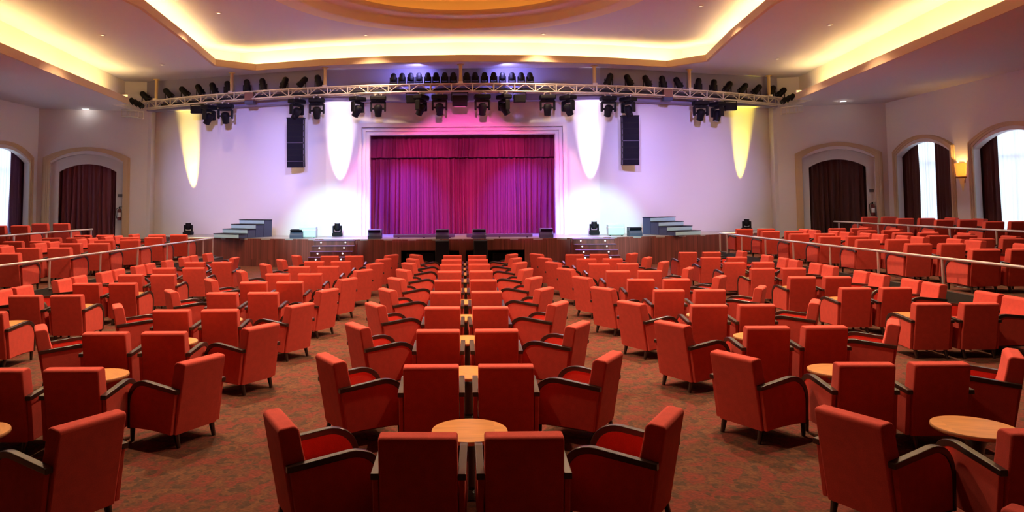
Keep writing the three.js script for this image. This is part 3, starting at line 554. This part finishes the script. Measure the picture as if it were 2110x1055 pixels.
// moving heads on the stage floor, washing the wall
const floorHeads = [[-13.05, 34.72, 'far left moving head on the stage below the left yellow beam', [1.0, 0.72, 0.12], 420, 0.20, -1], [-5.55, 32.3, 'moving head standing left of the proscenium below the white beam', [1.0, 0.84, 0.92], 340, 0.17, 0], [5.8, 32.3, 'moving head standing right of the proscenium below the white beam', [1.0, 0.84, 0.94], 340, 0.17, 0], [13.55, 34.9, 'far right moving head on the stage below the right yellow beam', [1.0, 0.76, 0.06], 420, 0.14, 1]];
{
  const t = thing('floor_moving_head', '', 'stage light', 0, 0, 0, 0, 'moving heads standing on the stage floor');
  mesh('base', rbox(0.42, 0.16, 0.34, 0, 0.085, 0, 0.03), M.black, t);
  const y = mesh('yoke', [rbox(0.07, 0.32, 0.14, -0.17, 0.32, 0, 0.03), rbox(0.07, 0.32, 0.14, 0.17, 0.32, 0, 0.03), rbox(0.4, 0.06, 0.14, 0, 0.19, 0, 0.02)], M.black, t);
  const h = mesh('head', new THREE.LatheGeometry([[0.001, -0.16], [0.09, -0.15], [0.13, -0.08], [0.135, 0.05], [0.12, 0.14], [0.125, 0.18], [0.11, 0.18], [0.10, 0.165], [0.001, 0.165]].map((q) => new THREE.Vector2(...q)), 20), M.black, y); h.position.y = 0.4;
  mesh('lens', cyl(0.1, 0.1, 0.006, 0, 0.575, 0), M.lensGlow, t);
  floorHeads.forEach(([x, Z, label, c, cd, tilt, side], i) => {
    if (i) copyOf(t, label, x, STAGE_Y, Z); else { t.position.copy(V(x, STAGE_Y, Z)); t.userData.label = label; }
    const nx = side * -0.298, nz = side ? 0.948 : 1, y0 = STAGE_Y + 0.6; // towards the wall: away from its normal
    const dx = side ? -nx : 0, dZ = nz, H = 5, r = Math.tan(tilt) * H;
    spot(x, y0, Z, x + side * 0.22 * r, y0 + H, Z + dZ * r, c, cd, side ? 0.165 : 0.19, side ? 0.6 : 0.8, 1);
  });
}
// line arrays
function lineArray(x, Z, s, label) {
  const t = thing('line_array', label, 'speaker', x, 6.42, Z, 0, 'black line arrays hanging beside the proscenium');
  let y = 0, z = 0, tilt = 0;
  for (let k = 0; k < 8; k++) {
    tilt = 0.012 * k * (k > 3 ? 1.4 : 1);
    const c = mesh('cabinet', [extrude(poly([[-0.36, -0.133], [0.36, -0.133], [0.36, 0.133], [-0.36, 0.133]]), 0.4, 0.006).translate(0, 0, -0.4)], M.black, t);
    c.position.set(0, y - 0.135, z); c.rotation.x = tilt;
    mesh('grille', rbox(0.68, 0.245, 0.014, 0, 0, 0.004, 0.005), M.grille, c);
    for (const q of [-1, 1]) mesh('rigging_plate', rbox(0.012, 0.2, 0.06, q * 0.371, 0, -0.08, 0.004), M.steelDark ??= std({ color: new THREE.Color(0.25, 0.22, 0.3), roughness: 0.4, metalness: 0.5 }), c);
    if (k === 3 || k === 6) mesh('seam_strip', box(0.72, 0.012, 0.02, 0, -0.134, 0.0), M.steelDark, c);
    y -= 0.272 * Math.cos(tilt); z -= 0.272 * Math.sin(tilt);
  }
  mesh('top_frame', [rbox(0.8, 0.05, 0.3, 0, 0.035, -0.2, 0.01), box(0.05, 0.1, 0.5, 0, 0.1, -0.08)], M.black, t);
  mesh('cable', bar(new THREE.Vector3(0, 0.12, 0.12), new THREE.Vector3(0, 1.0, 0.12), 0.022), M.steelDark, t);
  const sh = mesh('shackle', new THREE.TorusGeometry(0.05, 0.014, 8, 16).translate(0, 0.17, 0.12), M.steelDark, t);
  return t;
}
lineArray(-7.45, 32.25, -1, 'tall black line array hanging from the truss, left of the proscenium');
lineArray(7.5, 32.25, 1, 'tall black line array hanging from the truss, right of the proscenium');
// beams from the truss: cyan pools at both sides, pink on the frame, blue on the apron
for (const x of [-1.78, 1.82]) spot(x, 6.28, trussZ(x), x * 1.75, 1.0, 33.6, [0.14, 0.12, 1.0], 240, 0.62, 0.9, 3);
for (const x of [-4.58, 4.64]) spot(x, 6.28, trussZ(x), x * 1.1, 0.4, 28.8, [0.40, 0.22, 1.0], 330, 0.42, 0.8, 3);
for (const x of [-1.8, 1.8]) spot(x, 8.42, 31.05, x * 1.3, 8.0, 32.4, [0.36, 0.32, 1.0], 13, 1.15, 0.8, 3);

// ---------------------------------------------------------------- rails
function handrail(name, label, pts, posts, yTop, yBase) {
  const t = thing(name, label, 'handrail', 0, 0, 0);
  const c = new THREE.CurvePath(); for (let i = 0; i < pts.length - 1; i++) c.add(new THREE.LineCurve3(V(pts[i][0], yTop, pts[i][1]), V(pts[i + 1][0], yTop, pts[i + 1][1])));
  for (let i = 0; i < pts.length - 1; i++) mesh('top_rail', bar(V(pts[i][0], yTop, pts[i][1]), V(pts[i + 1][0], yTop, pts[i + 1][1]), 0.032, 14), M.steel, t);
  const g = cyl(0.028, 0.028, yTop - yBase, 0, (yTop - yBase) / 2, 0, 12), fl = cyl(0.06, 0.06, 0.015, 0, 0.008, 0, 14);
  posts.forEach(([x, Z]) => { const p = mesh('post', g, M.steel, t); p.position.copy(V(x, yBase, Z)); mesh('flange', fl, M.steel, p); });
}
const rl = railX.left, rr = railX.right;
handrail('handrail', 'steel handrail along the edge of the lower raised tier on the left', [[rl(6), 6], [rl(28.3), 28.3], [rl(28.3) - 1.3, 28.3]], [9, 11.25, 13.5, 15.8, 18.0, 20.3, 22.4, 24.4, 26.1, 27.4, 28.3].map((Z) => [rl(Z), Z]), 1.33, TIER.left);
handrail('handrail', 'steel handrail along the edge of the lower raised tier on the right', [[rr(5), 5], [rr(28.2), 28.2], [rr(28.2) + 1.3, 28.2]], [8.9, 11.2, 13.5, 15.8, 18.1, 20.3, 22.4, 24.3, 26.2, 27.5, 28.2].map((Z) => [rr(Z), Z]), 1.40, TIER.right);
handrail('handrail', 'steel handrail below the highest chairs by the left window', [[-14.3, 14], [-14.3, 28.2]], [14.2, 16.5, 18.8, 21.1, 23.3, 25.1, 26.7, 28.1].map((Z) => [-14.3, Z]), 1.71, TIER.left);
handrail('handrail', 'steel handrail below the highest chairs by the right windows', [[15.9, 12], [15.9, 31.3]], [12.2, 14.6, 17.1, 19.5, 21.8, 23.9, 26.1, 28.0].map((Z) => [15.9, Z]).concat([[16.05, 29.7], [16.05, 31.2]]), 1.73, TIER.right);

// ---------------------------------------------------------------- armchair
function makeChair() {
  const t = thing('lounge_armchair', '', 'armchair', 0, 0, 0);
  const side = (pts) => { const s = new THREE.Shape(); pts(s); return s; };
  // profiles are drawn in (depth, height): x = -z, so the front of the chair is at +x of the profile
  const ex = (s, w, b, bs = 2) => extrude(s, w - 2 * b, b, 10, bs).rotateY(Math.PI / 2).translate(-w / 2 + b, 0, 0); // profile x -> -z
  const back = side((s) => { s.moveTo(-0.29, 0.165); s.lineTo(-0.42, 0.895); s.quadraticCurveTo(-0.42, 0.915, -0.40, 0.915); s.lineTo(-0.325, 0.922); s.quadraticCurveTo(-0.29, 0.915, -0.285, 0.88); s.quadraticCurveTo(-0.25, 0.66, -0.17, 0.45); s.lineTo(-0.15, 0.165); s.closePath(); });
  mesh('backrest', ex(back, 0.595, 0.018, 3), M.fabric, t);
  const seat = side((s) => { s.moveTo(-0.16, 0.18); s.lineTo(0.33, 0.18); s.lineTo(0.345, 0.36); s.quadraticCurveTo(0.345, 0.43, 0.28, 0.435); s.quadraticCurveTo(0.05, 0.45, -0.16, 0.41); s.closePath(); });
  mesh('seat', ex(seat, 0.582, 0.018), M.fabric, t);
  const panel = side((s) => { s.moveTo(-0.285, 0.165); s.lineTo(-0.345, 0.60); s.lineTo(0.12, 0.645); s.bezierCurveTo(0.27, 0.655, 0.365, 0.56, 0.375, 0.42); s.lineTo(0.365, 0.16); s.quadraticCurveTo(0.02, 0.19, -0.285, 0.165); });
  const rail = side((s) => { s.moveTo(-0.375, 0.610); s.lineTo(-0.375, 0.645); s.lineTo(0.12, 0.692); s.bezierCurveTo(0.32, 0.70, 0.415, 0.58, 0.415, 0.42); s.lineTo(0.40, 0.15); s.lineTo(0.372, 0.15); s.lineTo(0.380, 0.42); s.bezierCurveTo(0.372, 0.555, 0.275, 0.657, 0.12, 0.649); s.closePath(); });
  for (const q of [-1, 1]) {
    mesh('side_panel', ex(panel, 0.046, 0.008).translate(q * 0.327, 0, 0), M.fabric, t);
    mesh('armrest', ex(rail, 0.062, 0.006).translate(q * 0.329, 0, 0), M.darkWood, t);
    const front = mesh('leg', new THREE.CylinderGeometry(0.03, 0.021, 0.17, 4, 1).rotateY(Math.PI / 4).translate(q * 0.318, 0.085, -0.36), M.darkWood, t);
    const rear = new THREE.CylinderGeometry(0.034, 0.022, 0.20, 4, 1).rotateY(Math.PI / 4); rear.rotateX(-0.28).translate(q * 0.25, 0.094, 0.285);
    mesh('leg', rear, M.darkWood, t);
  }
  mesh('seat_rail', [box(0.6, 0.05, 0.03, 0, 0.165, -0.33), box(0.56, 0.04, 0.55, 0, 0.16, -0.02)], M.seam, t);
  return t;
}
const chair0 = makeChair(); let chairs = 0;
// rear-top point of the back (x, Z), facing angle (0 = the stage, + = towards the left), floor height
function chair(x, Z, turn, y, label, group) {
  const a = turn + (rnd() - 0.5) * 0.05, X = x - Math.sin(a) * 0.42, ZZ = Z + Math.cos(a) * 0.42;
  if (!chairs++) { chair0.position.copy(V(X, y, ZZ)); chair0.rotation.y = a; chair0.userData.label = label; chair0.userData.group = group; return chair0; }
  return copyOf(chair0, label, X, y, ZZ, a, group);
}
// round table
function makeTable() {
  const t = thing('round_table', '', 'table', 0, 0, 0);
  mesh('tabletop', new THREE.CylinderGeometry(0.352, 0.352, 0.012, 48).translate(0, 0.549, 0), M.maple, t);
  mesh('table_edge', new THREE.LatheGeometry([[0.30, 0.515], [0.345, 0.517], [0.357, 0.525], [0.359, 0.54], [0.354, 0.5535], [0.349, 0.5545], [0.349, 0.545], [0.30, 0.54], [0.30, 0.515]].map((q) => new THREE.Vector2(...q)), 48), M.mapleEdge, t);
  mesh('pedestal', new THREE.LatheGeometry([[0.001, 0.03], [0.10, 0.03], [0.065, 0.06], [0.06, 0.30], [0.09, 0.42], [0.2, 0.505], [0.29, 0.525], [0.29, 0.54], [0.001, 0.54]].map((q) => new THREE.Vector2(...q)), 28), M.darkWood, t);
  mesh('base', new THREE.LatheGeometry([[0.001, 0], [0.24, 0], [0.245, 0.012], [0.22, 0.026], [0.10, 0.04], [0.001, 0.04]].map((q) => new THREE.Vector2(...q)), 36), M.darkWood, t);
  return t;
}
const table0 = makeTable(); let tables = 0;
function table(x, Z, y, label, group) {
  if (!tables++) { table0.position.copy(V(x, y, Z)); table0.userData.label = label; table0.userData.group = group; return; }
  copyOf(table0, label, x, y, Z, rnd() * 6.28, group);
}
// one floor block: pairs facing the stage, inward-turned side chairs, a table in front of each pair
const IN = 1.08;
function block(name, rows, first = 0) {
  rows.forEach(([x, Z, sideZ, xl, xr, what = 'LRlrt'], i) => {
    const n = ord[i + first], g = 'armchairs of the ' + name, at = `at table ${n} from the camera, ${name}`, yawJ = () => (rnd() - 0.5) * 0.12;
    if (what.includes('L')) chair(x - 0.4, Z, -0.01, 0, `left stage-facing red armchair at the ${n} table from the camera, ${name}`, g);
    if (what.includes('R')) chair(x + 0.4, Z, 0.01, 0, `right stage-facing red armchair at the ${n} table from the camera, ${name}`, g);
    if (what.includes('l')) chair(xl, sideZ, -IN + yawJ() + 0.012 * i, 0, `left inward-turned red armchair at the ${n} table from the camera, ${name}`, g);
    if (what.includes('r')) chair(xr, sideZ, IN + yawJ() - 0.012 * i, 0, `right inward-turned red armchair at the ${n} table from the camera, ${name}`, g);
    if (what.includes('t')) table(x, Z + (Z > 20 ? 1.22 : 1.4), 0, `round wooden table, ${n} from the camera, ${name}`, 'round tables of the ' + name);
  });
}
const Zc = [5.56, 7.88, 10.04, 12.2, 14.3, 16.4, 18.5, 20.5, 22.1, 23.8], Zs = Zc.map((Z) => Z + 0.48);
chair(1.74, 3.9, IN, 0, 'red armchair whose top just shows at the bottom picture edge, right of centre', 'armchairs of the centre block');
block('centre block', Zc.map((Z, i) => [0.05, Z, Zs[i], -1.56 - 0.06 * i / 9, 1.70 - 0.03 * i / 9]));
const ZL = [5.56, 7.85, 10.02, 12.08, 14.35, 16.25, 18.08, 20.1, 21.8, 23.9];
block('left floor block', ZL.map((Z, i) => { const x = -4.87 + 0.038 * Z; return [x, Z, Zs[i], x - 1.62, x + 1.64, i === 0 ? 'rt' : i === 1 ? 'LRrt' : 'LRlrt']; }));
const ZR = [5.56, 7.86, 10.14, 12.28, 14.35, 16.3, 18.3, 20.4, 22.1, 23.9];
chair(3.19, 4.0, -IN, 0, 'red armchair cut by the bottom right picture corner', 'armchairs of the right floor block');
block('right floor block', ZR.map((Z, i) => { const x = 5.0 - 0.04 * Z; return [x, Z, Zs[i], x - 1.66, x + 1.62, i === 0 ? 'Llt' : 'LRlrt']; }));
// blocks beside the rails: pairs facing the stage and pairs with their backs to the rail
function railBlock(side, y, name, pairs, backs, singles = [], tablesToo = true) {
  const turn = side === 'left' ? -Math.PI / 2 : Math.PI / 2, g = 'armchairs of the ' + name;
  pairs.forEach(([x, Z, what = 'LR'], i) => {
    if (what.includes('L')) chair(x - 0.4, Z, 0, y, `left stage-facing red armchair in pair ${ord[i]} from the camera, ${name}`, g);
    if (what.includes('R')) chair(x + 0.4, Z, 0, y, `right stage-facing red armchair in pair ${ord[i]} from the camera, ${name}`, g);
    if (tablesToo && !what.includes('n')) table(x, Z + 1.24, y, `round wooden table before the ${ord[i]} pair from the camera, ${name}`, 'round tables of the ' + name);
  });
  backs.forEach(([x, Z], i) => {
    chair(x, Z - 0.36, turn, y, `nearer sideways-facing red armchair of pair ${ord[i]} from the camera, ${name}`, g);
    chair(x, Z + 0.36, turn, y, `farther sideways-facing red armchair of pair ${ord[i]} from the camera, ${name}`, g);
  });
  singles.forEach(([x, Z, t = turn], i) => chair(x, Z, t, y, `single turned red armchair, ${ord[i]} from the camera, ${name}`, g));
}
railBlock('left', 0, 'left floor strip beside the rail', [[-8.2, 12.0, 'R'], [-8.06, 14.15], [-7.93, 16.2], [-7.82, 18.1], [-7.73, 19.9], [-7.58, 21.75, 'LRn']], [[-9.55, 15.4], [-9.45, 17.5], [-9.35, 19.3], [-9.28, 21.1], [-9.15, 24.2]], [[-9.2, 22.6], [-7.3, 23.6, Math.PI / 2], [-9.0, 25.6]]);
railBlock('right', 0, 'right floor strip beside the rail', [[8.26, 12.3], [8.16, 14.5], [8.08, 16.6], [8.04, 18.7], [8.0, 20.5], [7.98, 22.4], [7.96, 24.6]], [[9.88, 13.35], [9.84, 15.6], [9.80, 17.5], [9.76, 19.7], [9.70, 21.6]], [[9.66, 23.1], [9.6, 25.05]]);
railBlock('left', TIER.left, 'lower left tier', [[-11.02, 17.0], [-10.9, 19.0], [-10.88, 21.0], [-10.85, 22.9], [-10.78, 24.5], [-10.72, 26.5]], [[-12.5, 19.5], [-12.45, 21.7], [-12.4, 23.9], [-12.35, 25.6]], [[-12.3, 27.2]]);
railBlock('left', TIER.left, 'lower left tier\'s back rows', [[-13.42, 20.4], [-13.4, 22.4], [-13.4, 24.5], [-13.4, 26.5]], [], [], false);
railBlock('right', TIER.right, 'lower right tier', [[11.4, 15.4], [11.25, 17.4], [11.1, 19.3], [11.0, 21.1], [10.9, 22.8], [10.85, 24.8], [10.75, 26.85]], [[13.15, 19.05], [12.95, 21.0], [12.75, 22.6], [12.6, 24.25], [12.35, 25.9]], [[13.2, 17.1]]);
railBlock('right', TIER.right, 'lower right tier\'s back rows', [[14.2, 19.4], [14.2, 21.2], [14.2, 22.9], [14.15, 24.8], [14.1, 26.7]], [], [[15.6, 20.75], [15.6, 22.6], [15.6, 24.3], [15.6, 26.2], [15.6, 28.2]], false);
railBlock('right', TIER.upper, 'highest right tier by the windows', [[17.0, 22.8], [16.9, 25.0], [16.9, 27.2], [16.85, 29.5]], [], [[18.6, 26.2], [18.6, 27.7]], false);
railBlock('left', TIER.upper, 'highest left tier by the window', [[-15.7, 25.2], [-15.6, 27.6]], [], [], false);

// ---------------------------------------------------------------- wall lamp, ceiling fittings
{
  const Z = 28.85, x = sideX(Z) - 0.02, t = thing('wall_lamp', 'glowing cup-shaped wall lamp between the two arched windows on the right wall', 'lamp', x, 3.9, Z, -Math.PI / 2 + 0.033);
  const halfLathe = (pts) => new THREE.LatheGeometry(pts.map((q) => new THREE.Vector2(...q)), 24, -Math.PI / 2, Math.PI);
  mesh('shade', halfLathe([[0.14, -0.36], [0.20, -0.3], [0.235, -0.1], [0.25, 0.18], [0.24, 0.18], [0.225, -0.1], [0.19, -0.29], [0.13, -0.34]]), phys({ color: new THREE.Color(0.95, 0.72, 0.4), transmission: 0.5, roughness: 0.95, thickness: 0 }), t);
  mesh('band', halfLathe([[0.15, -0.42], [0.24, -0.41], [0.24, -0.36], [0.15, -0.35], [0.15, -0.42]]), M.mapleEdge, t);
  mesh('lower_drop', halfLathe([[0.001, -0.95], [0.03, -0.9], [0.12, -0.5], [0.15, -0.42], [0.13, -0.42], [0.001, -0.42]]), phys({ color: new THREE.Color(0.9, 0.8, 0.62), transmission: 0.4, roughness: 0.9, thickness: 0 }), t);
  mesh('back_plate', box(0.3, 0.8, 0.02, 0, -0.2, -0.005), M.mapleEdge, t);
  mesh('bulb', new THREE.SphereGeometry(0.07, 16, 12).translate(0, -0.05, 0.12), M.sconce, t);
  const l = new THREE.PointLight(new THREE.Color(1, 0.55, 0.16), 5, 0, 2); l.position.copy(V(x - 0.12, 3.85, Z)); l.castShadow = true; l.shadow.radius = 3; l.name = 'wall_lamp_light'; scene.add(l);
}
[[-15.5, 34.0, 'left'], [17.6, 33.4, 'right']].forEach(([x, Z, lab]) => {
  const t = thing('ceiling_downlight', `bright recessed downlight in the low ceiling above the ${lab} doorway wall`, 'lamp', x + (lab === 'left' ? -2.4 : 0), 7.2, Z + (lab === 'left' ? 0.4 : 0));
  mesh('trim_ring', new THREE.TorusGeometry(0.16, 0.02, 8, 28).rotateX(Math.PI / 2), M.white, t);
  mesh('glow_disc', cyl(0.15, 0.15, 0.012, 0, -0.004, 0, 24), M.lensGlow, t);
  const l = new THREE.PointLight(new THREE.Color(1, 0.9, 0.8), 0.25, 0, 2); l.position.copy(t.position); l.position.y -= 0.06; l.castShadow = true; l.name = 'downlight'; scene.add(l);
});
// warm halogen downlights in the ceilings
const halo = (x, Z, y, cd, label) => {
  let t;
  if (!M.haloRoot) { t = M.haloRoot = thing('ceiling_spot', label, 'lamp', x, y, Z, 0, 'small warm downlights in the ceiling'); mesh('rose', new THREE.LatheGeometry([[0.055, 0], [0.10, 0], [0.105, -0.012], [0.07, -0.03], [0.055, -0.03], [0.055, 0]].map((q) => new THREE.Vector2(...q)), 20), M.white, t); mesh('lamp_glow', cyl(0.05, 0.05, 0.012, 0, -0.012, 0, 18), M.haloGlow = std({ color: 0x332211, emissive: new THREE.Color(1, 0.7, 0.4), emissiveIntensity: 3 }), t); }
  else t = copyOf(M.haloRoot, label, x, y, Z);
  const l = new THREE.SpotLight(new THREE.Color(1.0, 0.69, 0.43), cd, 0, 1.05, 0.6, 2); l.position.copy(V(x, y - 0.06, Z)); l.target.position.copy(V(x, 0, Z)); l.castShadow = true; l.shadow.radius = 6; l.name = 'downlight_beam'; scene.add(l, l.target);
};
const DOWN = 150;
[[-12.7, 25.4, 8.65, 0.5, 'above the left light trough'], [-12.9, 31.0, 8.65, 0.3, 'near the left end of the truss'], [12.6, 24.6, 8.65, 0.5, 'beside the right light trough'], [13.4, 30.6, 8.65, 0.3, 'near the right end of the truss'],
  [-4.0, 30.0, 9.65, 0.5, 'in the recess, left of the middle'], [3.4, 30.0, 9.65, 0.5, 'in the recess, right of the middle'], [-8.9, 26.3, 9.65, 1, 'in the left corner of the recess'], [8.6, 25.8, 9.65, 1, 'in the right corner of the recess'],
  [-8.0, 20, 9.65, 1, 'above the left floor block'], [8.0, 20, 9.65, 1, 'above the right floor block'], [-3.2, 15.4, 9.65, 1.7, 'above the left aisle'], [3.2, 15.4, 9.65, 1.7, 'above the right aisle'], [-8.2, 14.6, 9.65, 0.9, 'above the left floor block, near the camera'], [8.2, 14.6, 9.65, 0.9, 'above the right floor block, near the camera'],
  [-3.4, 10.2, 8.65, 0.7, 'above the left aisle, near the camera'], [3.4, 10.2, 8.65, 0.7, 'above the right aisle, near the camera']].forEach(([x, Z, y, k, lab]) => halo(x, Z, y, DOWN * k, 'small warm downlight in the ceiling ' + lab));

scene.traverse((o) => { if (o.isMesh) { o.castShadow = true; o.receiveShadow = true; } });
renderer.render(scene, camera);
